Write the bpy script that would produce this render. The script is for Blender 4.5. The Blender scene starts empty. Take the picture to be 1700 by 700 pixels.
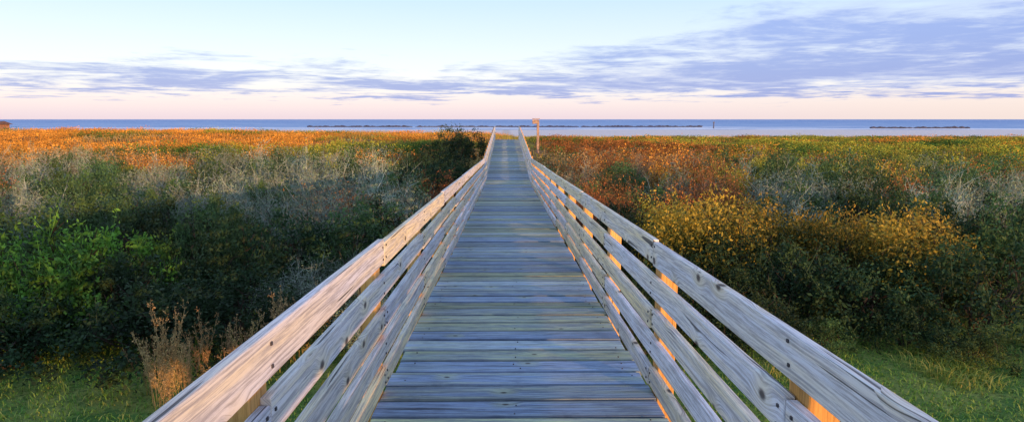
import bpy, math, numpy as np
from mathutils import noise as mn, Vector
rng = np.random.default_rng(11)
scene = bpy.context.scene
col = scene.collection
CX = 0.073      # centre line of the walk
EYE = 1.55
rad = math.radians

# ------------------------------------------------------------ helpers
def smooth(a, b, x):
    t = np.clip((np.asarray(x, float) - a) / (b - a), 0, 1)
    return t * t * (3 - 2 * t)

def vnoise(x, y, s, seed=0.0):
    return mn.noise(Vector((x / s + seed, y / s - seed * 1.7, seed * 0.37)))

def deck_z(y):
    if y < 22: return -0.035 * y
    return -0.77 + 0.041 * (y - 22)

def ground_z(x, y):
    base = np.interp(y, [-60, -34, -26, -20, -12, 0, 6, 14, 22, 32, 42, 52, 75, 100, 130, 200, 240, 270, 300, 400],
                        [0.6, 1.4, 1.7, 1.2, -0.7, -1.2, -1.3, -1.65, -1.95, -1.7, -1.0, -0.75, -0.9, -1.4, -2.1, -2.2, -2.4, -2.85, -3.3, -6.0])  # rise behind the camera is added, out of view, to shade the near scrub
    z = float(base)
    if -50 < y < 240:
        amp = 0.30 if y < -12 else (0.08 if y < 30 else 0.16)
        if y > 110: amp *= .3
        z += amp * vnoise(x, y, 3.1, 3.3) + amp * 1.2 * vnoise(x, y, 9.0, 8.1)
        if y < -12: z += (0.8 * vnoise(x, y, 1.6, 5.0) + .5 * vnoise(x, y, 5.5, 2.0)) * float(smooth(-12, -17, y))  # uneven crest shaped to break up the shadow of that ridge
    if 45 < y < 150:
        lf = float(smooth(45, 70, y)) * float(smooth(150, 112, y))
        z += 0.42 * float(smooth(3, -4, x)) * lf + 0.36 * float(smooth(-10, -45, x)) * lf
    if y > 900: z = -6.0
    return z

def new_mesh(name, V, F, colr=None, smooth_shade=False):
    me = bpy.data.meshes.new(name)
    V = np.asarray(V, np.float32); F = np.asarray(F, np.int32)
    k = F.shape[1]
    me.vertices.add(len(V)); me.vertices.foreach_set("co", V.ravel())
    me.loops.add(F.size); me.loops.foreach_set("vertex_index", F.ravel())
    me.polygons.add(len(F))
    me.polygons.foreach_set("loop_start", np.arange(0, F.size, k, dtype=np.int32))
    me.polygons.foreach_set("loop_total", np.full(len(F), k, np.int32))
    me.update(calc_edges=True)
    if colr is not None:
        a = me.attributes.new("tint", 'FLOAT_COLOR', 'POINT')
        c = np.ones((len(V), 4), np.float32); c[:, :3] = colr
        a.data.foreach_set("color", c.ravel())
    if smooth_shade:
        me.polygons.foreach_set("use_smooth", np.ones(len(F), bool))
    return me

def add_obj(name, me, loc=(0, 0, 0), parent=None, **props):
    o = bpy.data.objects.new(name, me)
    o.location = loc
    col.objects.link(o)
    if parent is not None: o.parent = parent
    for k, v in props.items(): o[k] = v
    return o

# ------------------------------------------------------------ materials
class NT:
    def __init__(s, mat):
        s.t = mat.node_tree; s.t.nodes.clear()
    def n(s, typ, **kw):
        nd = s.t.nodes.new(typ)
        for k, v in kw.items():
            if k.startswith('i_'):
                key = k[2:]
                key = int(key) if key.isdigit() else key.replace('_', ' ')
                nd.inputs[key].default_value = v
            else: setattr(nd, k, v)
        return nd
    def l(s, a, b): s.t.links.new(a, b)
    def math(s, op, a, b=None, clamp=False):
        nd = s.t.nodes.new('ShaderNodeMath'); nd.operation = op; nd.use_clamp = clamp
        for i, v in enumerate((a, b)):
            if v is None: continue
            if isinstance(v, (int, float)): nd.inputs[i].default_value = v
            else: s.l(v, nd.inputs[i])
        return nd.outputs[0]
    def mix(s, f, a, b, blend='MIX'):
        nd = s.t.nodes.new('ShaderNodeMix'); nd.data_type = 'RGBA'; nd.blend_type = blend
        for idx, v in ((0, f), (6, a), (7, b)):
            if isinstance(v, (int, float)): nd.inputs[idx].default_value = v
            elif isinstance(v, tuple): nd.inputs[idx].default_value = (*v, 1) if len(v) == 3 else v
            else: s.l(v, nd.inputs[idx])
        return nd.outputs[2]
    def ramp(s, f, stops, interp='LINEAR'):
        nd = s.t.nodes.new('ShaderNodeValToRGB'); nd.color_ramp.interpolation = interp
        el = nd.color_ramp.elements
        while len(el) < len(stops): el.new(0.5)
        for e, (p, c) in zip(el, stops):
            e.position = p; e.color = (*c, 1) if len(c) == 3 else c
        s.l(f, nd.inputs[0]); return nd.outputs[0]
    def maprange(s, v, a, b, c=0.0, d=1.0, smoothst=True):
        nd = s.t.nodes.new('ShaderNodeMapRange')
        if smoothst: nd.interpolation_type = 'SMOOTHSTEP'
        s.l(v, nd.inputs[0])
        for i, x in zip((1, 2, 3, 4), (a, b, c, d)):
            if isinstance(x, (int, float)): nd.inputs[i].default_value = x
            else: s.l(x, nd.inputs[i])
        return nd.outputs[0]

def new_mat(name):
    m = bpy.data.materials.new(name); m.use_nodes = True
    return m, NT(m)

def foliage_material(name, transl=0.3, rough=0.6):
    m, t = new_mat(name)
    at = t.n('ShaderNodeAttribute', attribute_name='tint')
    oi = t.n('ShaderNodeObjectInfo')
    hsv = t.n('ShaderNodeHueSaturation')
    t.l(t.maprange(oi.outputs['Random'], 0, 1, 0.485, 0.515, False), hsv.inputs['Hue'])
    t.l(t.maprange(oi.outputs['Random'], 0, 1, 0.7, 1.3, False), hsv.inputs['Value'])
    t.l(at.outputs['Color'], hsv.inputs['Color'])
    if transl > 0:
        d = t.n('ShaderNodeBsdfPrincipled', i_Roughness=rough)
        d.inputs['Specular IOR Level'].default_value = 0.2
        tr = t.n('ShaderNodeBsdfTranslucent')
        mx = t.n('ShaderNodeMixShader'); mx.inputs[0].default_value = transl
        t.l(hsv.outputs[0], d.inputs['Base Color']); t.l(hsv.outputs[0], tr.inputs[0])
        t.l(d.outputs[0], mx.inputs[1]); t.l(tr.outputs[0], mx.inputs[2])
        out = mx.outputs[0]
    else:
        d = t.n('ShaderNodeBsdfDiffuse'); t.l(hsv.outputs[0], d.inputs[0]); out = d.outputs[0]
    o = t.n('ShaderNodeOutputMaterial'); t.l(out, o.inputs[0])
    return m

def wood_material(name, cool, warm, dark, knot_amt=0.6, bump=0.5, blotch=0.6, vr=(0.7, 1.2), edge=None, ksize=1.0, grain=.85):
    m, t = new_mat(name)
    uv = t.n('ShaderNodeUVMap', uv_map='UVMap')
    rn = t.n('ShaderNodeAttribute', attribute_name='board_random')
    sx = t.n('ShaderNodeSeparateXYZ'); t.l(uv.outputs[0], sx.inputs[0])
    u, v = sx.outputs[0], sx.outputs[1]; r = rn.outputs['Fac']
    def comb(a, b, c):
        nd = t.n('ShaderNodeCombineXYZ')
        for i, x in enumerate((a, b, c)):
            if isinstance(x, (int, float)): nd.inputs[i].default_value = x
            else: t.l(x, nd.inputs[i])
        return nd.outputs[0]
    kv = t.n('ShaderNodeTexVoronoi', i_Scale=1.0, voronoi_dimensions='2D')
    t.l(comb(t.math('MULTIPLY', u, 2.6), t.math('ADD', t.math('MULTIPLY', v, 4.2), t.math('MULTIPLY', r, 71.0)), 0.0), kv.inputs['Vector'])
    kd = kv.outputs['Distance']
    csep = t.n('ShaderNodeSeparateColor'); t.l(kv.outputs['Color'], csep.inputs[0])
    has = t.math('GREATER_THAN', csep.outputs[0], 1 - knot_amt)
    core = t.math('MULTIPLY', t.maprange(kd, 0.03 * ksize, 0.09 * ksize, 1, 0), has)
    halo = t.math('MULTIPLY', t.maprange(kd, 0.06, 0.34, 1, 0), has)
    wn = t.n('ShaderNodeTexNoise', i_Scale=1.0, i_Detail=2.0)
    t.l(comb(t.math('MULTIPLY', u, 1.0), t.math('MULTIPLY', v, 5.0), t.math('MULTIPLY', r, 53.0)), wn.inputs['Vector'])
    v2 = t.math('ADD', v, t.math('ADD', t.math('MULTIPLY', wn.outputs['Fac'], 0.05), t.math('MULTIPLY', halo, 0.03)))
    g = t.n('ShaderNodeTexNoise', i_Scale=1.0, i_Detail=6.0, i_Roughness=0.75)
    t.l(comb(t.math('MULTIPLY', u, 3.0), t.math('MULTIPLY', v2, 95.0), t.math('MULTIPLY', r, 37.0)), g.inputs['Vector'])
    g2 = t.n('ShaderNodeTexNoise', i_Scale=1.0, i_Detail=3.0)
    t.l(comb(t.math('MULTIPLY', u, .9), t.math('MULTIPLY', v2, 18.0), t.math('MULTIPLY', r, 91.0)), g2.inputs['Vector'])
    st = t.n('ShaderNodeTexNoise', i_Scale=1.0, i_Detail=7.0, i_Roughness=0.75)
    t.l(comb(t.math('MULTIPLY', u, 4.5), t.math('MULTIPLY', v, 14.0), t.math('MULTIPLY', r, 19.0)), st.inputs['Vector'])
    tone = t.math('ADD', t.math('SUBTRACT', t.math('MULTIPLY', r, 1.1), .05), t.math('MULTIPLY', t.math('SUBTRACT', g2.outputs['Fac'], 0.5), 2.0), True)
    c = t.mix(tone, cool, warm)
    c = t.mix(t.maprange(g.outputs['Fac'], 0.38, 0.58, grain, 0.0), c, dark)
    c = t.mix(t.maprange(st.outputs['Fac'], 0.48, 0.68, 0.0, blotch), c, dark)
    ck = t.n('ShaderNodeTexNoise', i_Scale=1.0, i_Detail=2.0)
    t.l(comb(t.math('MULTIPLY', u, 0.9), t.math('MULTIPLY', v2, 42.0), t.math('MULTIPLY', r, 133.0)), ck.inputs['Vector'])
    crack = t.maprange(ck.outputs['Fac'], 0.30, 0.33, 1, 0)
    c = t.mix(t.math('MULTIPLY', crack, 0.8), c, (0.03, 0.028, 0.03))
    c = t.mix(t.math('MULTIPLY', halo, 0.4), c, tuple(x * 0.9 for x in warm))
    c = t.mix(t.math('MULTIPLY', core, 0.9), c, (0.06, 0.045, 0.045))
    if edge:
        ed = t.maprange(t.math('ADD', t.math('ABSOLUTE', v), t.math('MULTIPLY', st.outputs['Fac'], .012)), edge - .018, edge + .006, 0, .65)
        c = t.mix(ed, c, tuple(x * .4 for x in dark))
    br = t.math('FRACT', t.math('MULTIPLY', r, 7.31))
    hs = t.n('ShaderNodeHueSaturation'); t.l(c, hs.inputs['Color'])
    t.l(t.maprange(br, 0, 1, vr[0], vr[1], False), hs.inputs['Value'])
    b = t.n('ShaderNodeBsdfPrincipled'); t.l(hs.outputs[0], b.inputs['Base Color'])
    t.l(t.maprange(g.outputs['Fac'], 0.3, 0.7, 0.9, 0.65), b.inputs['Roughness'])
    b.inputs['Specular IOR Level'].default_value = 0.2
    bp = t.n('ShaderNodeBump', i_Strength=bump, i_Distance=0.004)
    t.l(t.math('SUBTRACT', g.outputs['Fac'], t.math('MULTIPLY', t.math('ADD', crack, core), 0.5)), bp.inputs['Height'])
    t.l(bp.outputs[0], b.inputs['Normal'])
    o = t.n('ShaderNodeOutputMaterial'); t.l(b.outputs[0], o.inputs[0])
    return m

M_leaf = foliage_material("leaf", 0.3)
M_far = foliage_material("far_leaf", 0.0)
M_twig = foliage_material("twig", 0.0, 0.85)
M_grass = foliage_material("grass_blade", 0.3)
M_deck = wood_material("weathered_deck_wood", (0.34, 0.48, 0.70), (0.54, 0.62, 0.36), (0.13, 0.17, 0.25), 0.2, .7, .55, (.66, 1.28), .108, .8, .8)
M_rail = wood_material("weathered_rail_wood", (0.78, 0.81, 0.88), (0.90, 0.78, 0.46), (0.30, 0.29, 0.30), 0.5, .5, .25, (.88, 1.12), None, 1.2, .75)
M_post = wood_material("post_wood", (0.80, 0.48, 0.18), (0.82, 0.44, 0.12), (0.50, 0.26, 0.08), 0.3)

def plain(name, c, rough=0.8, nscale=8.0, var=0.35, bump=0.0, metal=0.0):
    m, t = new_mat(name)
    tc = t.n('ShaderNodeTexCoord')
    nz = t.n('ShaderNodeTexNoise', i_Scale=nscale, i_Detail=6.0); t.l(tc.outputs['Object'], nz.inputs['Vector'])
    cc = t.mix(t.maprange(nz.outputs['Fac'], 0.3, 0.7), tuple(x * (1 - var) for x in c), tuple(min(1, x * (1 + var)) for x in c))
    b = t.n('ShaderNodeBsdfPrincipled', i_Roughness=rough, i_Metallic=metal); t.l(cc, b.inputs['Base Color'])
    if bump:
        bp = t.n('ShaderNodeBump', i_Strength=bump, i_Distance=0.1); t.l(nz.outputs['Fac'], bp.inputs['Height']); t.l(bp.outputs[0], b.inputs['Normal'])
    o = t.n('ShaderNodeOutputMaterial'); t.l(b.outputs[0], o.inputs[0])
    return m
M_nail = plain("rusty_nail", (0.05, 0.045, 0.05), 0.6, 50)
M_rock = plain("breakwater_rock", (0.06, 0.06, 0.09), 0.9, 1.0, 0.5, 0.5)
M_dkmetal = plain("dark_painted_pile", (0.10, 0.10, 0.13), 0.7)
M_hut = plain("hut_wood", (0.42, 0.22, 0.12), 0.8, 4)
M_roof = plain("hut_shingles", (0.16, 0.1, 0.09), 0.9, 6)
M_sign = plain("sign_wood", (0.38, 0.27, 0.20), 0.8, 10)
M_under = plain("treated_joist", (0.10, 0.09, 0.07), 0.9, 6)

# ground
M_ground, t = new_mat("dune_ground")
tc = t.n('ShaderNodeTexCoord'); sp = t.n('ShaderNodeSeparateXYZ'); t.l(tc.outputs['Object'], sp.inputs[0])
n1 = t.n('ShaderNodeTexNoise', i_Scale=0.9, i_Detail=8.0, i_Roughness=0.7); t.l(tc.outputs['Object'], n1.inputs['Vector'])
n2 = t.n('ShaderNodeTexNoise', i_Scale=14.0, i_Detail=5.0, i_Roughness=0.7); t.l(tc.outputs['Object'], n2.inputs['Vector'])
g1 = t.mix(t.maprange(n1.outputs['Fac'], 0.42, 0.58), (0.08, 0.18, 0.04), (0.24, 0.28, 0.07))
g1 = t.mix(t.maprange(n2.outputs['Fac'], 0.45, 0.7), g1, (0.05, 0.10, 0.025))
g2 = t.mix(t.maprange(n1.outputs['Fac'], 0.4, 0.6), (0.14, 0.08, 0.03), (0.36, 0.18, 0.06))
sand = t.mix(t.maprange(n1.outputs['Fac'], 0.35, 0.65), (0.74, 0.64, 0.58), (0.86, 0.77, 0.72))
ypos = sp.outputs[1]
c = t.mix(t.maprange(ypos, 30, 50), g1, g2)
yn = t.math('ADD', ypos, t.math('MULTIPLY', n1.outputs['Fac'], 30.0))
c = t.mix(t.maprange(yn, 118, 134), c, sand)
px = t.math('ABSOLUTE', t.math('SUBTRACT', sp.outputs[0], 0.07))
pm = t.math('MULTIPLY', t.maprange(t.math('ADD', px, n2.outputs['Fac']), 1.2, 2.2, 1, 0), t.maprange(ypos, 43, 46))
c = t.mix(t.math('MULTIPLY', pm, 0.4), c, (.5, .38, .25))
b = t.n('ShaderNodeBsdfPrincipled', i_Roughness=0.95); t.l(c, b.inputs['Base Color'])
b.inputs['Specular IOR Level'].default_value = 0.1
bp = t.n('ShaderNodeBump', i_Strength=0.6, i_Distance=0.05); t.l(n2.outputs['Fac'], bp.inputs['Height']); t.l(bp.outputs[0], b.inputs['Normal'])
o = t.n('ShaderNodeOutputMaterial'); t.l(b.outputs[0], o.inputs[0])

# sea
M_sea, t = new_mat("sea_water")
tc = t.n('ShaderNodeTexCoord')
mp = t.n('ShaderNodeMapping'); mp.inputs['Scale'].default_value = (0.015, 0.10, 1); t.l(tc.outputs['Object'], mp.inputs[0])
n1 = t.n('ShaderNodeTexNoise', i_Scale=1.0, i_Detail=6.0, i_Roughness=0.6); t.l(mp.outputs[0], n1.inputs['Vector'])
mp2 = t.n('ShaderNodeMapping'); mp2.inputs['Scale'].default_value = (0.25, 0.9, 1); t.l(tc.outputs['Object'], mp2.inputs[0])
n2 = t.n('ShaderNodeTexNoise', i_Scale=1.0, i_Detail=5.0); t.l(mp2.outputs[0], n2.inputs['Vector'])
sp = t.n('ShaderNodeSeparateXYZ'); t.l(tc.outputs['Object'], sp.inputs[0])
deep = t.mix(t.maprange(sp.outputs[1], 280, 1000), (0.24, 0.38, 0.62), (0.14, 0.27, 0.54))
cc = t.mix(t.maprange(n1.outputs['Fac'], 0.42, 0.62), deep, (0.34, 0.48, 0.72))
foamz = t.maprange(sp.outputs[1], 258, 420, .17, 0.0)
foam = t.maprange(t.math('ADD', n1.outputs['Fac'], foamz), 0.60, 0.67)
cc = t.mix(foam, cc, (0.95, 0.93, 0.95))
b = t.n('ShaderNodeBsdfPrincipled', i_Roughness=0.5); t.l(cc, b.inputs['Base Color'])
b.inputs['Specular IOR Level'].default_value = 0.08
bp = t.n('ShaderNodeBump', i_Strength=0.6, i_Distance=0.5); t.l(n2.outputs['Fac'], bp.inputs['Height']); t.l(bp.outputs[0], b.inputs['Normal'])
o = t.n('ShaderNodeOutputMaterial'); t.l(b.outputs[0], o.inputs[0])

# ------------------------------------------------------------ terrain and sea
def axis(pts):
    out = []
    for a, bb, s in pts: out += list(np.arange(a, bb, s))
    return np.array(out)
xs = axis([(-6000, -400, 700), (-400, -90, 30), (-90, -30, 2.5), (-30, 30, 0.6), (30, 90, 2.5), (90, 400, 30), (400, 6001, 700)])
ys = axis([(-400, -60, 40), (-60, -34, 3), (-34, -16, 0.6), (-16, 40, 0.8), (40, 130, 1.8), (130, 400, 10), (400, 7001, 600)])
GV = np.array([(x, y, ground_z(x, y)) for y in ys for x in xs])
nx, ny = len(xs), len(ys)
ii = np.arange(nx * ny).reshape(ny, nx)
GF = np.stack([ii[:-1, :-1], ii[:-1, 1:], ii[1:, 1:], ii[1:, :-1]], -1).reshape(-1, 4)
me = new_mesh("ground", GV, GF, smooth_shade=True); me.materials.append(M_ground)
add_obj("ground", me, kind="structure", label="sandy dune ground covered in grass running to the beach", category="ground")
sv = [(-9000, 245, -2.75), (9000, 245, -2.75), (9000, 12000, -2.75), (-9000, 12000, -2.75)]
me = new_mesh("sea", sv, [(0, 1, 2, 3)]); me.materials.append(M_sea)
add_obj("sea", me, kind="structure", label="calm blue sea with thin lines of surf", category="sea")

# ------------------------------------------------------------ timber
class Timber:
    def __init__(s): s.v = []; s.f = []; s.uv = []; s.r = []; s.m = []
    def box(s, O, A, B, C, length, wid, thk, rnd, grain_off=None, mi=0):
        O, A, B, C = map(np.array, (O, A, B, C)); n = len(s.v)
        u0 = rnd * 100
        loc = []
        for a in (-.5, .5):
            for bb in (-.5, .5):
                for c_ in (-.5, .5):
                    s.v.append(O + A * a * length + B * bb * wid + C * c_ * thk)
                    loc.append((a * length, bb * wid, c_ * thk))
        for fi, f in enumerate(((0, 1, 3, 2), (4, 6, 7, 5), (0, 4, 5, 1), (2, 3, 7, 6), (0, 2, 6, 4), (1, 5, 7, 3))):
            s.f.append(tuple(n + i for i in f))
            for i in f:
                s.uv.append((loc[i][0] + u0, loc[i][1] + (loc[i][2] if fi < 4 else 0)))
            s.r.append(rnd); s.m.append(mi)
    def mesh(s, name, mats):
        me = bpy.data.meshes.new(name)
        me.from_pydata([tuple(map(float, p)) for p in s.v], [], s.f)
        uvl = me.uv_layers.new(name="UVMap")
        uvl.data.foreach_set("uv", np.array(s.uv, np.float32).ravel())
        a = me.attributes.new("board_random", 'FLOAT', 'FACE'); a.data.foreach_set("value", np.array(s.r, np.float32))
        for m in mats: me.materials.append(m)
        me.polygons.foreach_set("material_index", np.array(s.m, np.int32))
        me.update(); 
        import bmesh
        bm = bmesh.new(); bm.from_mesh(me); bmesh.ops.recalc_face_normals(bm, faces=bm.faces); bm.to_mesh(me); bm.free()
        return me
def bevel(o, w=0.004, seg=2):
    md = o.modifiers.new("bevel", 'BEVEL'); md.width = w; md.segments = seg; md.limit_method = 'ANGLE'

walk = add_obj("boardwalk", None, (CX, 0, 0), label="long weathered grey wooden boardwalk leading over dunes to the sea", category="boardwalk", kind="structure")
Y0, Y1 = -3.2, 44.2
T = Timber(); nails = Timber()
y = Y0; pitch = 0.235
X = np.array((1., 0, 0))
while y < Y1:
    yc = y + pitch / 2
    zc = deck_z(yc); slope = math.atan2(deck_z(yc + .1) - deck_z(yc - .1), .2)
    w = 0.223 + rng.uniform(-.010, .004)
    tilt = slope + rng.normal(0, 0.011); yaw = rng.normal(0, 0.003)
    A = np.array((math.cos(yaw), math.sin(yaw), rng.normal(0, .002))); A /= np.linalg.norm(A)
    Bv = np.array((-math.sin(yaw), math.cos(tilt), math.sin(tilt))); Bv -= A * Bv.dot(A); Bv /= np.linalg.norm(Bv)
    C = np.cross(A, Bv)
    T.box((rng.normal(0, .006), yc, zc - 0.019 + rng.normal(0, .003)), A, Bv, C, 1.675, w, 0.038, rng.random())
    if yc < 7:
        for nxp in (-.74, 0.0, .74):
            for nyp in (-.06, .06):
                if rng.random() < .4: continue
                p = np.array((nxp + rng.normal(0, .016), yc + nyp + rng.normal(0, .014), 0))
                p[2] = zc + (p[1] - yc) * math.tan(tilt) + 0.0005
                nails.box(p, X, (0, 1, 0), (0, 0, 1), .008, .008, .006, 0.5)
    y += pitch
me = T.mesh("deck", [M_deck]); dk = add_obj("deck", me, parent=walk); bevel(dk, .006, 2)
me = nails.mesh("nail_heads", [M_nail]); add_obj("nail_heads", me, parent=dk)

def seg_box(Tm, x, ya, yb, zoff, wid, thk, rnd, za_j=0, zb_j=0):
    za, zb = deck_z(ya) + zoff + za_j, deck_z(yb) + zoff + zb_j
    A = np.array((0, yb - ya, zb - za)); L = np.linalg.norm(A); A /= L
    C = np.array((1., 0, 0)); Bv = np.cross(C, A)
    Tm.box((x, (ya + yb) / 2, (za + zb) / 2), A, Bv, C, L, wid, thk, rnd)
T = Timber()
for x in (-.74, 0, .74):
    for ya, yb in ((Y0, 9), (9.0, 22), (22, 33), (33, Y1)):
        seg_box(T, x, ya + .003, yb - .003, -0.042 - 0.10, 0.185, 0.045, rng.random())
me = T.mesh("joist", [M_under]); add_obj("joist", me, parent=walk)

posts_y = [22 - 1.83 * k for k in range(13, -1, -1)] + [22 + 1.83 * k for k in range(1, 13)]
posts_y = [p for p in posts_y if Y0 < p < Y1]
def mk_row_breaks(off):
    n1 = [22 - 3.66 * k - off for k in range(8, -1, -1)]
    br = sorted(set([Y0] + [b_ for b_ in n1 if b_ > Y0 + .5] + [22] + [22 + 3.66 * k + off for k in range(0, 8) if 22 + 3.66 * k + off < Y1 - .5 and (k or off)] + [Y1]))
    return br
for side in (-1, 1):
    rl = add_obj("railing", None, parent=walk)
    rl["label"] = "weathered grey wooden railing of five horizontal boards"
    for k, py in enumerate(posts_y):
        zt = deck_z(py) + 0.87; zb = ground_z(CX + side * .89, py) - .25
        T = Timber()
        T.box((0, 0, (zb - zt) / 2), (0, 0, 1), (0, 1, 0), (1, 0, 0), zt - zb, .14, .10, rng.random())
        me = T.mesh("rail_post", [M_post])
        o = add_obj("rail_post", me, (side * (0.842 + .051), py, zt), parent=rl); bevel(o, .004, 1)
    for row, (top, h) in enumerate(((0.97, .145), (0.742, .128), (0.548, .120), (0.360, .116), (0.180, .110))):
        br = mk_row_breaks(0 if row % 2 == 0 else 1.83)
        for a, b_ in zip(br[:-1], br[1:]):
            T = Timber()
            dx = rng.normal(0, .003)
            if b_ - a < .3: continue
            seg_box(T, side * (.8 + .019 + .0025) + dx, a + .004, b_ - .004, top - h / 2, h, .038, rng.random(), rng.normal(0, .008), rng.normal(0, .008))
            me = T.mesh("rail_board", [M_rail]); o = add_obj("rail_board", me, parent=rl); bevel(o, .005, 2)
            nl = Timber()
            for py in posts_y:
                if a - .05 < py < b_ + .05 and py < 14:
                    yy = min(max(py, a + .04), b_ - .04)
                    for q in (-.25, .25):
                        nl.box((side * .8000 + dx, yy + rng.normal(0, .008), deck_z(yy) + top - h / 2 + q * h), (0, 1, 0), (0, 0, 1), (1, 0, 0), .011, .011, .005, .5)
            if nl.v:
                me = nl.mesh("nail_heads", [M_nail]); o2 = add_obj("nail_heads", me, parent=rl)

# ------------------------------------------------------------ plants
def ribbons(P0, P1, W0, W1, colr):
    n = len(P0); D = P1 - P0
    R = rng.normal(size=(n, 3)); S = np.cross(D, R); S /= (np.linalg.norm(S, axis=1, keepdims=True) + 1e-9)
    V = np.stack([P0 - S * W0[:, None], P0 + S * W0[:, None], P1 + S * W1[:, None], P1 - S * W1[:, None]], 1).reshape(-1, 3)
    F = np.arange(4 * n).reshape(n, 4)
    C = np.repeat(colr, 4, axis=0)
    return V, F, C

def leaves(Pc, size, colr, nbias=None):
    n = len(Pc)
    D = rng.normal(size=(n, 3)); D[:, 2] += .3; D /= np.linalg.norm(D, axis=1, keepdims=True)
    R = rng.normal(size=(n, 3))
    if nbias is not None: R = R * .7 + nbias
    S = np.cross(D, R); S /= (np.linalg.norm(S, axis=1, keepdims=True) + 1e-9)
    L = (size * rng.uniform(.6, 1.3, n))[:, None]
    V = np.stack([Pc - D * L * .5, Pc + S * L * .24, Pc + D * L * .5, Pc - S * L * .24], 1).reshape(-1, 3)
    return V, np.arange(4 * n).reshape(n, 4), np.repeat(colr, 4, axis=0)

def crown_points(nb, nl, R=.8, H=1.0, bsz=(.13, .27)):
    th = rng.uniform(0, 2 * np.pi, nb); rr = R * np.sqrt(rng.random(nb))
    hmax = H * (1 - .6 * (rr / R) ** 2) * rng.uniform(.7, 1.08, nb)
    hz = hmax * rng.uniform(.25, .92, nb) ** .6
    bc = np.stack([rr * np.cos(th), rr * np.sin(th), hz], 1)
    br = rng.uniform(*bsz, nb)
    btone = rng.random(nb)
    idx = rng.integers(0, nb, nl)
    d = rng.normal(size=(nl, 3)); d[:, 2] = d[:, 2] * .8 + .25; d /= np.linalg.norm(d, axis=1, keepdims=True)
    r = br[idx] * (rng.random(nl) ** .33) * rng.uniform(.85, 1.3, nl)
    P = bc[idx] + d * r[:, None]
    P[:, 2] = np.abs(P[:, 2])
    return P, d, btone[idx], bc

def mixc(a, b, f): return np.array(a) * (1 - f[:, None]) + np.array(b) * f[:, None]

def merge(parts):
    off = 0; V, F, C = [], [], []
    for v, f, c_ in parts:
        V.append(v); F.append(f + off); C.append(c_); off += len(v)
    return np.vstack(V), np.vstack(F), np.vstack(C)

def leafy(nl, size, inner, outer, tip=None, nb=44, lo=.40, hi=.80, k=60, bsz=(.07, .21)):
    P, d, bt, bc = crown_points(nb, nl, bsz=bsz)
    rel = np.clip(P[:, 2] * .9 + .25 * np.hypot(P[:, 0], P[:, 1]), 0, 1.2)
    f = np.clip(rel * .8 + (bt - .5) * .7 + rng.normal(0, .18, nl), 0, 1)  # low and inner leaves darker: crown shade put into the leaf tint
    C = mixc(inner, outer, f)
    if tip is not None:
        g = smooth(lo, hi, P[:, 2] + (bt - .5) * .35 + rng.normal(0, .12, nl)) * .92  # tip tone on upper leaves also carries sunlight in the colour
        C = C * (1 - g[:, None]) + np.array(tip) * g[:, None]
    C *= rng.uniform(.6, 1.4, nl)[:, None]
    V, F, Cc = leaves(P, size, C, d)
    top = bc[rng.integers(0, len(bc), k)]
    dd = rng.normal(0, .35, (k, 3)); dd[:, 2] = 1
    L = rng.uniform(.12, .32, k)[:, None]
    w = np.full(k, .004)
    V1, F1, C1 = ribbons(top, top + dd * L, w, w * .4, np.tile(np.array(outer) * .9 + .02, (k, 1)))
    idx = np.repeat(np.arange(k), 9); fr = rng.uniform(.35, 1.0, len(idx))[:, None]
    Pt = top[idx] + dd[idx] * L[idx] * fr + rng.normal(0, .015, (len(idx), 3))
    tc_ = np.array(tip if tip is not None else outer)
    V2, F2, C2 = leaves(Pt, size * .8, tc_ * rng.uniform(.6, 1.2, len(idx))[:, None])
    Vm, Fm, Cm = merge([(V, F, Cc), (V1, F1, C1), (V2, F2, C2)])
    return new_mesh("crown", Vm, Fm, Cm), bc

def twig_system(nst, nper, colr, w=.006, spread=.75, H=1.0, droop=.1, base=.15):
    P0s, P1s, W0s, W1s, Cs = [], [], [], [], []
    for i in range(nst):
        a = rng.uniform(0, 2 * np.pi); out = spread * math.sqrt(rng.random()); h = H * (1 - .5 * (out / spread) ** 2) * rng.uniform(.6, 1.08)
        p = np.array([math.cos(a) * base * rng.random(), math.sin(a) * base * rng.random(), 0.0])
        e = np.array([math.cos(a) * out, math.sin(a) * out, h])
        pts = []
        K = 5
        for k in range(K + 1):
            s_ = k / K
            q = p + (e - p) * np.array([s_ ** 1.3, s_ ** 1.3, s_ ** .85])
            q += rng.normal(0, .02, 3) * s_
            pts.append(q)
        tone = rng.uniform(.6, 1.35)
        for k in range(K):
            P0s.append(pts[k]); P1s.append(pts[k + 1]); W0s.append(w * (1.1 - k / K)); W1s.append(w * (1.1 - (k + 1) / K)); Cs.append(np.array(colr) * tone)
        for _ in range(nper):
            k = rng.integers(1, K); s_ = rng.random()
            q = pts[k] * (1 - s_) + pts[min(k + 1, K)] * s_
            dd = rng.normal(0, 1, 3); dd[2] = abs(dd[2]) * .8 + .35; dd /= np.linalg.norm(dd)
            L = rng.uniform(.1, .3)
            q2 = q + dd * L * .5; q3 = q2 + (dd + rng.normal(0, .35, 3)) * L * .5
            cc = np.array(colr) * tone * rng.uniform(.8, 1.3)
            for u_, v_, wa, wb in ((q, q2, .5, .4), (q2, q3, .4, .2)):
                P0s.append(u_); P1s.append(v_); W0s.append(w * wa); W1s.append(w * wb); Cs.append(cc)
            for _2 in range(2):
                d3 = dd + rng.normal(0, .6, 3)
                P0s.append(q2); P1s.append(q2 + d3 * L * .35); W0s.append(w * .35); W1s.append(w * .2); Cs.append(cc)
    return map(np.array, (P0s, P1s, W0s, W1s, Cs))

def stem_mesh(colr=(.06, .045, .035)):
    a = twig_system(14, 5, colr, w=.011, spread=.6, H=.8)
    V, F, C = ribbons(*a)
    m = new_mesh("stem", V, F, C); m.materials.append(M_twig); return m

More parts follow.
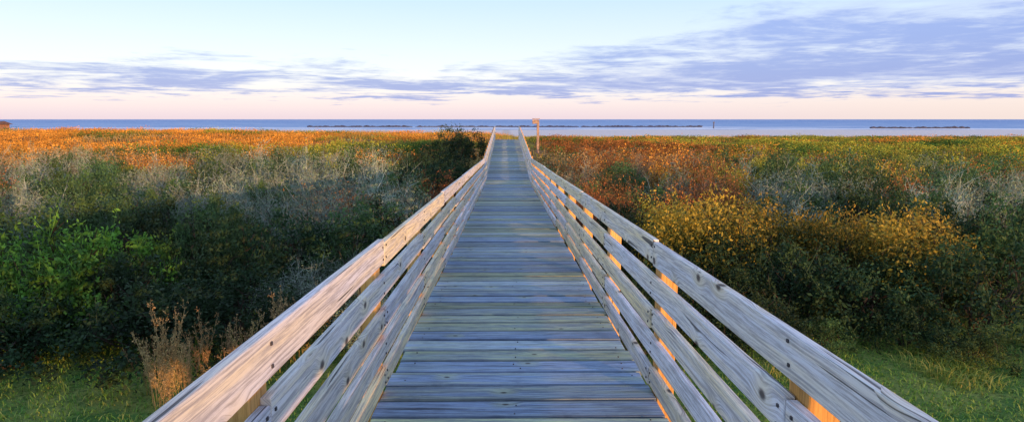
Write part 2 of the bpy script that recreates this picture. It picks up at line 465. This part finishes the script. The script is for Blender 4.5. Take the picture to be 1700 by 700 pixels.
def twiggy(colr, nst=55, nper=15, nleaf=900, leafc=None, w=.005, lsize=.03):
    P0, P1, W0, W1, C = twig_system(nst, nper, colr, w=w)
    V, F, Cc = ribbons(P0, P1, W0, W1, C)
    if leafc is not None and nleaf:
        idx = rng.integers(0, len(P1), nleaf)
        idx = idx[P1[idx, 2] > .15]
        V2, F2, C2 = leaves(P1[idx] + rng.normal(0, .02, (len(idx), 3)), lsize, np.array(leafc) * rng.uniform(.6, 1.4, len(idx))[:, None])
        F2 = F2 + len(V); V = np.vstack([V, V2]); F = np.vstack([F, F2]); Cc = np.vstack([Cc, C2])
    return new_mesh("crown", V, F, Cc)

stems = [stem_mesh() for _ in range(3)]
TY = {}
def reg(key, meshes, label, mat=None):
    for m in meshes: m.materials.append(mat or M_leaf)
    TY[key] = (meshes, label)
NL = 5400
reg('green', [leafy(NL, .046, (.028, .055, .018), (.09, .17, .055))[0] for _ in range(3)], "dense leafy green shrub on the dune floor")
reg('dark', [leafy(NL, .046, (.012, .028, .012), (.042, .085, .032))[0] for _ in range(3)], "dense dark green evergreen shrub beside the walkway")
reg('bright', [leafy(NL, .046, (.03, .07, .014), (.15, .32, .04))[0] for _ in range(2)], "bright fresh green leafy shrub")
reg('gold', [leafy(9500, .036, (.025, .045, .01), (.13, .15, .025), (.52, .37, .05), nb=50, lo=.46, hi=.90, k=26, bsz=(.12, .25))[0] for _ in range(3)], "dark green shrub with golden yellow leaf tips, sunlit tone put into the colour")
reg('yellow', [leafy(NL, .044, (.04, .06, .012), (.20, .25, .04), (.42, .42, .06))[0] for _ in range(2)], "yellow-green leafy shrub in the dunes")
reg('grey', [twiggy((.30, .34, .28), 52, 16, 4200, (.19, .26, .16), w=.005) for _ in range(3)], "bare grey twiggy bush with few leaves", M_twig)
reg('tan', [twiggy((.36, .32, .21), 52, 16, 3000, (.28, .28, .16), w=.005) for _ in range(2)], "dry tan twiggy bush with few leaves", M_twig)
reg('rust', [twiggy((.22, .10, .05), 52, 16, 3400, (.42, .17, .06), lsize=.030) for _ in range(2)], "rust red brambly bush with dry leaves", M_twig)
reg('orange', [twiggy((.26, .12, .05), 52, 15, 3800, (.74, .34, .07), lsize=.032) for _ in range(2)], "orange autumn-coloured bush with dry leaves", M_twig)

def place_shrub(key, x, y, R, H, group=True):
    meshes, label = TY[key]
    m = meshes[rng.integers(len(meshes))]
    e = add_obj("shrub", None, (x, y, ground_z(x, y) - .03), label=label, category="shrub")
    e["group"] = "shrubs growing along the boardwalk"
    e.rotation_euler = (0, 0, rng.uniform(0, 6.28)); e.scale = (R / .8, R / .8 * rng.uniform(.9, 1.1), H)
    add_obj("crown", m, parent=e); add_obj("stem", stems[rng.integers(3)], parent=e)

def px2x(px, y): return (px - 842) / 1050 * y

def pick(x, y):
    px = 842 + 1050 * x / y
    n = vnoise(x, y, 4.0, 2.0); n2 = vnoise(x, y, 2.2, 9.0); q = n + .5 * n2 + rng.normal(0, .12)
    u = rng.random()
    if x < 0:
        if y < 9.5:
            if px < 230: return 'green' if q > .0 else 'dark'
            return 'dark' if q > -.1 else ('grey' if u < .7 else 'green')
        if y < 13:
            if px < 200: return 'bright' if q > 0.1 else 'green'
            return ('grey' if u < .75 else 'green') if q > -.25 else ('dark' if u < .5 else 'green')
        if y < 24:
            if px > 680: return 'rust' if q > .25 else 'dark'
            if q > .22: return 'green'
            if q < -.5: return 'rust'
            return 'grey' if u < .78 else ('tan' if u < .86 else 'green')
        if px > 690: return 'dark' if q > 0 else 'rust'
        if px < 330 and y > 25: return 'orange' if q > -.1 else 'tan'
        if q > .2: return 'yellow'
        if q > -.05: return 'green'
        return 'grey' if q > -.45 else 'orange'
    else:
        if y < 9.2: return 'dark' if u < .85 else 'green'
        if y < 13: return 'dark' if q > -.2 else ('green' if u < .6 else 'dark')
        if y < 22:
            if px < 1130: return 'rust' if q > -.05 else ('orange' if u < .5 else 'green')
            if px > 1560: return 'grey' if q > -.3 else 'green'
            return 'gold' if q > 0.3 else ('rust' if q > .05 else ('green' if q > -.2 else ('grey' if q > -.4 else 'dark')))
        if px < 1180: return 'rust' if q > .1 else ('orange' if q > -.2 else 'tan')
        if q > .0: return 'yellow'
        if q > -.25: return 'green'
        return 'orange' if q > -.45 else 'grey'

def canopy(x, y):
    c_ = 0.08 + .5 * vnoise(x, y, 3.0, 6.0) + .25 * vnoise(x, y, 8., 1.0)
    return c_ - .12 * float(smooth(22, 40, y))

cnt = 0
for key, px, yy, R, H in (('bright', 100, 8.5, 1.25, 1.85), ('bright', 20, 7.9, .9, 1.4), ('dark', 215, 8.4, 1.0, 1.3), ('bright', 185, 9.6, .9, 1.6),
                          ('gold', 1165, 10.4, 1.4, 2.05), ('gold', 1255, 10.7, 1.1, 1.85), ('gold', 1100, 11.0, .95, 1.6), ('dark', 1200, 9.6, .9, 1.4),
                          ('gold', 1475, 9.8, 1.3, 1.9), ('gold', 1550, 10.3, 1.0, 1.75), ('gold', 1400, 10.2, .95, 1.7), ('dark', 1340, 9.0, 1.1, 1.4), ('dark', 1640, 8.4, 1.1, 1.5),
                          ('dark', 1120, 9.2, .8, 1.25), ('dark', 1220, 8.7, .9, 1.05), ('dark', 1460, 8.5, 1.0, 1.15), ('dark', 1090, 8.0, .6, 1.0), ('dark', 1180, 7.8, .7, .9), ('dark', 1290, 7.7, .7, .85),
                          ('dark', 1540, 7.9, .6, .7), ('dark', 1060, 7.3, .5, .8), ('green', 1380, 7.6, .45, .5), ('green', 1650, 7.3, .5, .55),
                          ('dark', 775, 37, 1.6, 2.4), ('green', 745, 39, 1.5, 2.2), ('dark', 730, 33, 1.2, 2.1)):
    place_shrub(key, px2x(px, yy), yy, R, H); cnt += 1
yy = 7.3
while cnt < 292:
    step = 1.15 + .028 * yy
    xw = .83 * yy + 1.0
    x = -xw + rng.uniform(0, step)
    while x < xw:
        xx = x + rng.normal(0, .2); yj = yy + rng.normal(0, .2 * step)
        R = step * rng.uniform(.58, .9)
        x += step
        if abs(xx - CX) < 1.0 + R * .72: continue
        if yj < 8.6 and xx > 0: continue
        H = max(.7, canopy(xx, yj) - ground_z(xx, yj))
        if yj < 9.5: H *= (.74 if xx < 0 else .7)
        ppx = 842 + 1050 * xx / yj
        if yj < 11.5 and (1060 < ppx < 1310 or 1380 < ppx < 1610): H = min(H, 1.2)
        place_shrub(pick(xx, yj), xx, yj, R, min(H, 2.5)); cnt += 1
        if cnt >= 292: break
    yy += step * .85
YFAR = yy

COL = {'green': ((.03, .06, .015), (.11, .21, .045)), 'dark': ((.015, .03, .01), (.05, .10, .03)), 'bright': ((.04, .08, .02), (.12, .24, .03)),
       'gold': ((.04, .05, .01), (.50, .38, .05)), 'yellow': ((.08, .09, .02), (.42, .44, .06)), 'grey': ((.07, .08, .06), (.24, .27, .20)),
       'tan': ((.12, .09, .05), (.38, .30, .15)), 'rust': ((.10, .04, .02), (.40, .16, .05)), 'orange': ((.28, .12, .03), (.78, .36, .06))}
Vs, Fs, Cs = [], [], []; off = 0
yy = YFAR - .5
while yy < 96:
    step = 1.5 + .018 * yy
    xw = .83 * yy + 2
    for x in np.arange(-xw, xw, step):
        xx = x + rng.normal(0, .35 * step); yj = yy + rng.normal(0, .3 * step)
        R = step * rng.uniform(.55, .85)
        if abs(xx - CX) < 1.1 + R: continue
        px = 842 + 1050 * xx / yj
        pn = vnoise(xx, yj, 11.0, 4.4) + rng.normal(0, .05)
        if yj > 55 and rng.random() < float(smooth(50, 95, yj)) * .7 + (.25 if 560 < px < 840 else 0): continue
        k = pick(xx, yj)
        if yj > 38:
            if px < 330: k = 'orange' if pn > -.15 else ('tan' if pn > -.3 else 'green')
            elif px < 600: k = 'orange' if pn > .12 else ('yellow' if pn > -.12 else 'green')
            elif px < 842: k = 'orange' if pn > -.02 else ('yellow' if pn > -.25 else 'green')
            elif px < 1250: k = 'yellow' if pn > .15 else ('orange' if pn > -.05 else ('green' if pn > -.25 else 'rust'))
            else: k = 'yellow' if pn > -.02 else ('green' if pn > -.25 else 'orange')
        H = max(.5, canopy(xx, yj) - ground_z(xx, yj)) * (1 if yj < 45 else rng.uniform(.6, 1.0))
        if yj > 55: H = rng.uniform(.4, .95)
        if px > 842 and yj > 60: H *= .75
        nl = int(np.interp(yj, [25, 45, 95], [520, 330, 170]))
        P, d, bt, _ = crown_points(12, nl, bsz=(.2, .34))
        P = P * np.array((R / .8, R / .8, H)) + np.array((xx, yj, ground_z(xx, yj)))
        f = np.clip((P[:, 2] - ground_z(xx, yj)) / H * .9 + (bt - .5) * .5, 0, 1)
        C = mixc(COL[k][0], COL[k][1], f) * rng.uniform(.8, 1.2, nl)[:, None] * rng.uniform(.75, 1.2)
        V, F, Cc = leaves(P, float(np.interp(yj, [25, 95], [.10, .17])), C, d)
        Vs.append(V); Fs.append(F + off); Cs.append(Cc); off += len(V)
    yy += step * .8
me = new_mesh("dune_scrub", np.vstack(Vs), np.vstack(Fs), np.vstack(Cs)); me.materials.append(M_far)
add_obj("dune_scrub", me, kind="stuff", label="mixed autumn-coloured scrub covering the dunes", category="scrub")

# ---- grass
def blades(P, L, W, C, lean=.35):
    n = len(P)
    a = rng.uniform(0, 2 * np.pi, n); ln = rng.uniform(.05, lean, n) * 1.0
    dirv = np.stack([np.cos(a) * ln, np.sin(a) * ln, np.ones(n)], 1)
    mid = P + dirv * (L * .55)[:, None]
    tip = mid + np.stack([np.cos(a) * ln * 2.6, np.sin(a) * ln * 2.6, np.ones(n) * .75 - ln * .7], 1) * (L * .45)[:, None]
    b_ = a + rng.normal(np.pi / 2, .5, n)
    S = np.stack([np.cos(b_), np.sin(b_), np.zeros(n)], 1) * W[:, None]
    V = np.stack([P - S, P + S, mid + S * .8, mid - S * .8, tip + S * .1, tip - S * .1], 1).reshape(-1, 3)
    base = np.arange(n)[:, None] * 6
    F = np.concatenate([base + np.array([0, 1, 2, 3]), base + np.array([3, 2, 4, 5])], 0)
    return V, F, np.repeat(C, 6, axis=0)

def scatter_grass(n, xr, yr, Lr, W, cols, clump=.25, keep=None, zoff=-.01, lean=.35, per=14, patch=None, cnoise=None):
    x = rng.uniform(*xr, n); y_ = rng.uniform(*yr, n)
    k = max(4, n // per)
    ci = rng.integers(0, k, n)
    x = x[ci] + rng.normal(0, clump * .5, n); y_ = y_[ci] + rng.normal(0, clump * .5, n)
    ct = rng.random(k)[ci]; cl = rng.uniform(.5, 1.25, k)[ci]
    if keep is not None:
        m = keep(x, y_); x, y_, ct, cl = x[m], y_[m], ct[m], cl[m]
    if patch is not None:
        m = np.array([vnoise(a, b_, 1.1, 7.7) > patch for a, b_ in zip(x, y_)]); x, y_, ct, cl = x[m], y_[m], ct[m], cl[m]
    if cnoise is not None:
        ct = ct * .25 + .38 + 1.2 * np.array([vnoise(a, b_, cnoise, 4.4) for a, b_ in zip(x, y_)])
    z = np.array([ground_z(a, b_) for a, b_ in zip(x, y_)]) + zoff
    L = rng.uniform(*Lr, len(x)) * cl
    cols = np.array(cols)
    f = np.clip(ct + rng.normal(0, .10, len(x)), 0, .999) * (len(cols) - 1)
    i0 = f.astype(int); fr = (f - i0)[:, None]
    C = cols[i0] * (1 - fr) + cols[np.minimum(i0 + 1, len(cols) - 1)] * fr
    C = C * rng.uniform(.75, 1.25, len(x))[:, None]
    return blades(np.stack([x, y_, z], 1), L, np.full(len(x), W), C, lean)

gg = ((.09, .20, .03), (.17, .34, .05), (.26, .42, .07), (.40, .42, .10))
nearL = scatter_grass(40000, (-8.5, -1.1), (3.5, 9.5), (.02, .08), .005, gg, .6, None, -.01, 1.0, 40)
nearR = scatter_grass(60000, (1.2, 9.5), (3.5, 9.0), (.02, .08), .005, gg, .6, None, -.01, 1.0, 40)
tallR = scatter_grass(15000, (1.6, 8.8), (6.6, 9.2), (.08, .26), .005, ((.14, .24, .04), (.28, .34, .06), (.48, .42, .12)), .4, None, -.01, 1.3, 60, .05)
tallL = scatter_grass(5000, (-8, -1.4), (6.4, 9.0), (.06, .2), .005, ((.10, .20, .03), (.18, .28, .05), (.26, .28, .08)), .35, None, -.01, 1.1, 60, .08)
mid = scatter_grass(14000, (-20, 20), (10, 30), (.3, 1.0), .006, ((.18, .20, .12), (.28, .26, .14)), .4, lambda x, y: (abs(x - CX) > 1.05))
me = new_mesh("grass", *merge([nearL, nearR, tallR, tallL, mid])); me.materials.append(M_grass)
add_obj("grass", me, kind="stuff", label="green and straw-coloured grass beneath the shrubs", category="grass")

dl = scatter_grass(52000, (-95, 0), (42, 118), (.3, .85), .018, ((.22, .28, .07), (.46, .38, .09), (.78, .40, .08), (.84, .46, .10)), 1.6, lambda x, y: (abs(x) < .85 * y) & ((abs(x - CX) > 1.6) | (y > 60)), cnoise=12.0)
dr = scatter_grass(36000, (0, 95), (42, 106), (.3, .55), .018, ((.20, .28, .06), (.36, .38, .07), (.58, .50, .08), (.76, .44, .09)), 1.6, lambda x, y: (abs(x) < .85 * y) & ((abs(x - CX) > 1.6) | (y > 60)), cnoise=12.0)
me = new_mesh("dune_grass", *merge([dl, dr])); me.materials.append(M_far)
add_obj("dune_grass", me, kind="stuff", label="golden orange dune grass glowing in low sun", category="dune grass")

# dried weeds
def weed_mesh(c1=(.52, .36, .16)):
    P0, P1, W0, W1, C = [], [], [], [], []
    Ps = []
    for s_ in range(13):
        a = rng.uniform(0, 6.28); b0 = np.array((rng.normal(0, .06), rng.normal(0, .06), 0)); H = rng.uniform(.35, 1.0)
        out = rng.uniform(.03, .32)
        e = b0 + np.array((math.cos(a) * out, math.sin(a) * out, H)); prev = b0
        for k in range(1, 11):
            s2 = k / 10
            q = b0 + (e - b0) * np.array((s2 ** 1.6, s2 ** 1.6, s2)) + rng.normal(0, .005, 3)
            P0.append(prev); P1.append(q); W0.append(.0045); W1.append(.0035); C.append(np.array((.42, .31, .15))); prev = q
            if k > 3:
                for _ in range(4):
                    dd = rng.normal(0, .7, 3); dd[2] = abs(dd[2]) + .9; dd /= np.linalg.norm(dd)
                    q2 = q + dd * rng.uniform(.04, .11); P0.append(q); P1.append(q2); W0.append(.0025); W1.append(.002); C.append(np.array((.44, .32, .15)))
                    for _2 in range(3): Ps.append(q + (q2 - q) * rng.uniform(.3, 1.1) + rng.normal(0, .008, 3))
    A = ribbons(*map(np.array, (P0, P1, W0, W1, C)))
    Ps = np.array(Ps)
    Bq = leaves(Ps, .026, np.array(c1) * rng.uniform(.5, 1.6, len(Ps))[:, None])
    m = new_mesh("dried_weed", *merge([A, Bq])); m.materials.append(M_leaf); return m
wm = [weed_mesh(), weed_mesh((.62, .44, .20)), weed_mesh((.54, .32, .13))]
for px, yy, s_ in ((238, 6.1, .75), (292, 6.2, .65), (262, 6.4, .85), (368, 6.5, .7), (388, 6.7, .65), (318, 6.6, .7), (452, 7.1, .85), (472, 7.4, .8), (520, 8.0, .8), (342, 6.1, .4), (222, 6.4, .5), (430, 6.9, .6), (254, 6.0, .5), (278, 6.3, .6), (490, 7.4, .7)):
    xx = px2x(px, yy)
    o = add_obj("dried_weed", wm[rng.integers(3)], (xx, yy, ground_z(xx, yy) - .02), label="tan brown dried weed standing beside the boardwalk", category="weed", group="dried weeds beside the boardwalk")
    o.rotation_euler = (0, 0, rng.uniform(0, 6)); o.scale = (s_ * .9, s_ * .9, s_ * 1.15)

# ------------------------------------------------------------ small structures
import bmesh
def boxes_mesh(name, boxes, mat):
    bm = bmesh.new()
    for (x, y_, z, sx_, sy_, sz_) in boxes:
        r = bmesh.ops.create_cube(bm, size=1)
        for v in r['verts']: v.co = Vector((v.co.x * sx_ + x, v.co.y * sy_ + y_, v.co.z * sz_ + z))
    bmesh.ops.bevel(bm, geom=bm.edges[:], offset=.008, segments=1, affect='EDGES')
    me = bpy.data.meshes.new(name); bm.to_mesh(me); bm.free(); me.materials.append(mat); return me

sy = 46.0; sx0 = px2x(893, sy); gz = ground_z(sx0, sy)
s = add_obj("sign_post", None, (sx0, sy, gz), label="brown wooden post with small board at the walkway end", category="sign")
H = 1.46 - gz
add_obj("post", boxes_mesh("post", [(0.08, 0, H / 2 - .1, .17, .15, H + .2)], M_sign), parent=s)
add_obj("board", boxes_mesh("board", [(-.1, -.11, H - .09, .46, .05, .3)], M_sign), parent=s)
add_obj("roof_cap", boxes_mesh("roof_cap", [(-.06, 0, H + .12, .54, .34, .05)], M_sign), parent=s)

hx, hy = -68.5, 86; gz = ground_z(hx, hy)
h = add_obj("beach_hut", None, (hx, hy, gz - .6), label="small weathered wooden hut standing in the dunes", category="hut")
add_obj("wall", boxes_mesh("wall", [(0, 0, 1.0, 2.4, 2.4, 2.0)], M_hut), parent=h)
rm = bpy.data.meshes.new("roof"); rm.from_pydata([(-1.5, -1.5, 1.95), (1.5, -1.5, 1.95), (1.5, 1.5, 1.95), (-1.5, 1.5, 1.95), (-1.5, 0, 2.4), (1.5, 0, 2.4)], [], [(0, 1, 5, 4), (2, 3, 4, 5), (0, 4, 3), (1, 2, 5), (0, 3, 2, 1)]); rm.materials.append(M_roof)
add_obj("roof", rm, parent=h)
add_obj("door", boxes_mesh("door", [(.3, -1.22, .9, .8, .06, 1.7)], M_roof), parent=h)

def breakwater(x0, x1, yb, hgt, label, dens=1.1):
    bm = bmesh.new()
    n = int((x1 - x0) * dens)
    for i in range(n):
        x = x0 + (x1 - x0) * (i + rng.uniform(-.4, .4)) / n
        r = bmesh.ops.create_icosphere(bm, subdivisions=1, radius=1)
        sc_ = rng.uniform(.7, 1.2, 3) * np.array((1.7, 1.2, .55)); zt = rng.uniform(-.1, hgt)
        for v in r['verts']:
            v.co = Vector((v.co.x * sc_[0] * rng.uniform(.8, 1.2) + x, v.co.y * sc_[1] + yb + 0, v.co.z * sc_[2] * rng.uniform(.8, 1.2) + zt))
    me = bpy.data.meshes.new("breakwater"); bm.to_mesh(me); bm.free(); me.materials.append(M_rock)
    add_obj("breakwater", me, (0, 0, -2.8), label=label, category="breakwater", group="rock breakwaters off the beach")
breakwater(-108, -52, 352, .5, "long low dark rock breakwater lying in the sea")
breakwater(-49, 40, 352, .5, "long low dark rock breakwater lying in the sea")
breakwater(43, 108, 350, .5, "low dark rock breakwater lying in the sea")
breakwater(172, 218, 298, .5, "short low dark rock breakwater off the beach")

mk = add_obj("marker_post", None, (98, 300, -3.0), label="dark wooden marker post standing in the shallow water", category="marker")
bm = bmesh.new(); bmesh.ops.create_cone(bm, cap_ends=True, segments=12, radius1=.3, radius2=.24, depth=2.9)
for v in bm.verts: v.co.z += 1.45
me = bpy.data.meshes.new("pile"); bm.to_mesh(me); bm.free(); me.materials.append(M_dkmetal); add_obj("pile", me, parent=mk)
add_obj("topmark", boxes_mesh("topmark", [(0, 0, 3.05, .8, .08, .6)], M_dkmetal), parent=mk)

# ------------------------------------------------------------ world
SUN_EL, SUN_AZ = 5.2, 146.0
world = bpy.data.worlds.new("World"); scene.world = world; world.use_nodes = True
t = NT(world)
sky = t.n('ShaderNodeTexSky', sky_type='NISHITA'); sky.sun_disc = False
sky.sun_elevation = rad(SUN_EL); sky.sun_rotation = rad(SUN_AZ)
tc = t.n('ShaderNodeTexCoord'); sp = t.n('ShaderNodeSeparateXYZ'); t.l(tc.outputs['Generated'], sp.inputs[0])
X_, Y_, Z_ = sp.outputs
az = t.math('ARCTAN2', X_, Y_)
grad = t.ramp(t.math('MULTIPLY', Z_, 1.0, True), [
    (0.0, (.80, .66, .76)), (.022, (.86, .75, .80)), (.05, (.84, .84, .90)), (.09, (.76, .84, .94)),
    (.17, (.56, .73, .95)), (.35, (.46, .62, .92)), (.65, (.40, .53, .82)), (1.0, (.36, .49, .78))])
warmr = t.maprange(az, 0.0, 0.8)
grad = t.mix(t.math('MULTIPLY', warmr, t.maprange(Z_, .0, .06, .55, 0)), grad, (.93, .80, .66))
den = t.math('ADD', t.math('MAXIMUM', Z_, 0.0), 0.04)
cv = t.n('ShaderNodeCombineXYZ'); t.l(t.math('DIVIDE', X_, den), cv.inputs[0]); t.l(t.math('DIVIDE', Y_, den), cv.inputs[1])
c0 = t.n('ShaderNodeTexNoise', i_Scale=0.38, i_Detail=5.0, i_Roughness=0.55, i_Distortion=0.6); t.l(cv.outputs[0], c0.inputs['Vector'])
c1 = t.n('ShaderNodeTexNoise', i_Scale=0.85, i_Detail=9.0, i_Roughness=0.66, i_Distortion=0.5); t.l(cv.outputs[0], c1.inputs['Vector'])
c2 = t.n('ShaderNodeTexNoise', i_Scale=2.6, i_Detail=7.0, i_Roughness=0.6, i_Distortion=0.2); t.l(cv.outputs[0], c2.inputs['Vector'])
topw = t.math('ADD', t.math('MULTIPLY', t.math('MAXIMUM', t.math('SUBTRACT', az, 0.02), 0.0), 0.30), 0.070)
wob = t.math('SUBTRACT', c0.outputs['Fac'], .5)
wob1 = t.math('SUBTRACT', c1.outputs['Fac'], .5)
topw = t.math('ADD', topw, t.math('MULTIPLY', wob, .10))
hi = t.maprange(t.math('SUBTRACT', Z_, topw), -0.05, 0.05, 1, 0)
lo = t.maprange(t.math('ADD', Z_, t.math('ADD', t.math('MULTIPLY', wob, .035), t.math('MULTIPLY', wob1, .03))), 0.012, 0.052, 0, 1)
bank = t.math('MULTIPLY', hi, lo)
nn = t.math('ADD', t.math('ADD', t.math('MULTIPLY', c1.outputs['Fac'], 0.44), t.math('MULTIPLY', c2.outputs['Fac'], 0.24)), t.math('MULTIPLY', c0.outputs['Fac'], 0.32))
wgt = t.maprange(Z_, .045, .10, .38, .25)
dens = t.math('ADD', nn, t.math('MULTIPLY', t.math('SUBTRACT', bank, 0.50), wgt))
mask = t.maprange(dens, 0.455, 0.665, 0.0, 1.0)
up = t.maprange(Z_, .04, .16)
ccol = t.mix(up, (.25, .34, .74), (.29, .40, .82))
ccol = t.mix(t.maprange(nn, .56, .42, 0, .6), ccol, (.60, .66, .90))
full = t.mix(mask, grad, ccol)
bg1 = t.n('ShaderNodeBackground', i_Strength=0.05); t.l(sky.outputs[0], bg1.inputs[0])
bg2 = t.n('ShaderNodeBackground', i_Strength=1.0); t.l(full, bg2.inputs[0])
ad = t.n('ShaderNodeAddShader'); t.l(bg1.outputs[0], ad.inputs[0]); t.l(bg2.outputs[0], ad.inputs[1])
o = t.n('ShaderNodeOutputWorld'); t.l(ad.outputs[0], o.inputs[0])

sd = bpy.data.lights.new("sun", 'SUN'); sd.energy = 5.0; sd.angle = rad(0.8); sd.color = (1.0, .52, .21)
so = bpy.data.objects.new("sun", sd); col.objects.link(so)
a = rad(SUN_AZ); to_sun = Vector((math.sin(a) * math.cos(rad(SUN_EL)), math.cos(a) * math.cos(rad(SUN_EL)), math.sin(rad(SUN_EL))))
so.rotation_euler = to_sun.to_track_quat('Z', 'Y').to_euler(); so.location = (20, -40, 12)

cd = bpy.data.cameras.new("camera"); cam = bpy.data.objects.new("camera", cd); col.objects.link(cam)
cd.sensor_width = 36; cd.lens = 36 * 1050 / 1700; cd.clip_start = .05; cd.clip_end = 20000
cam.location = (0, 0, EYE); cam.rotation_euler = (rad(90 - 8.24), 0, rad(-.55))
scene.camera = cam
scene.view_settings.view_transform = 'Standard'; scene.view_settings.look = 'None'; scene.view_settings.exposure = 0
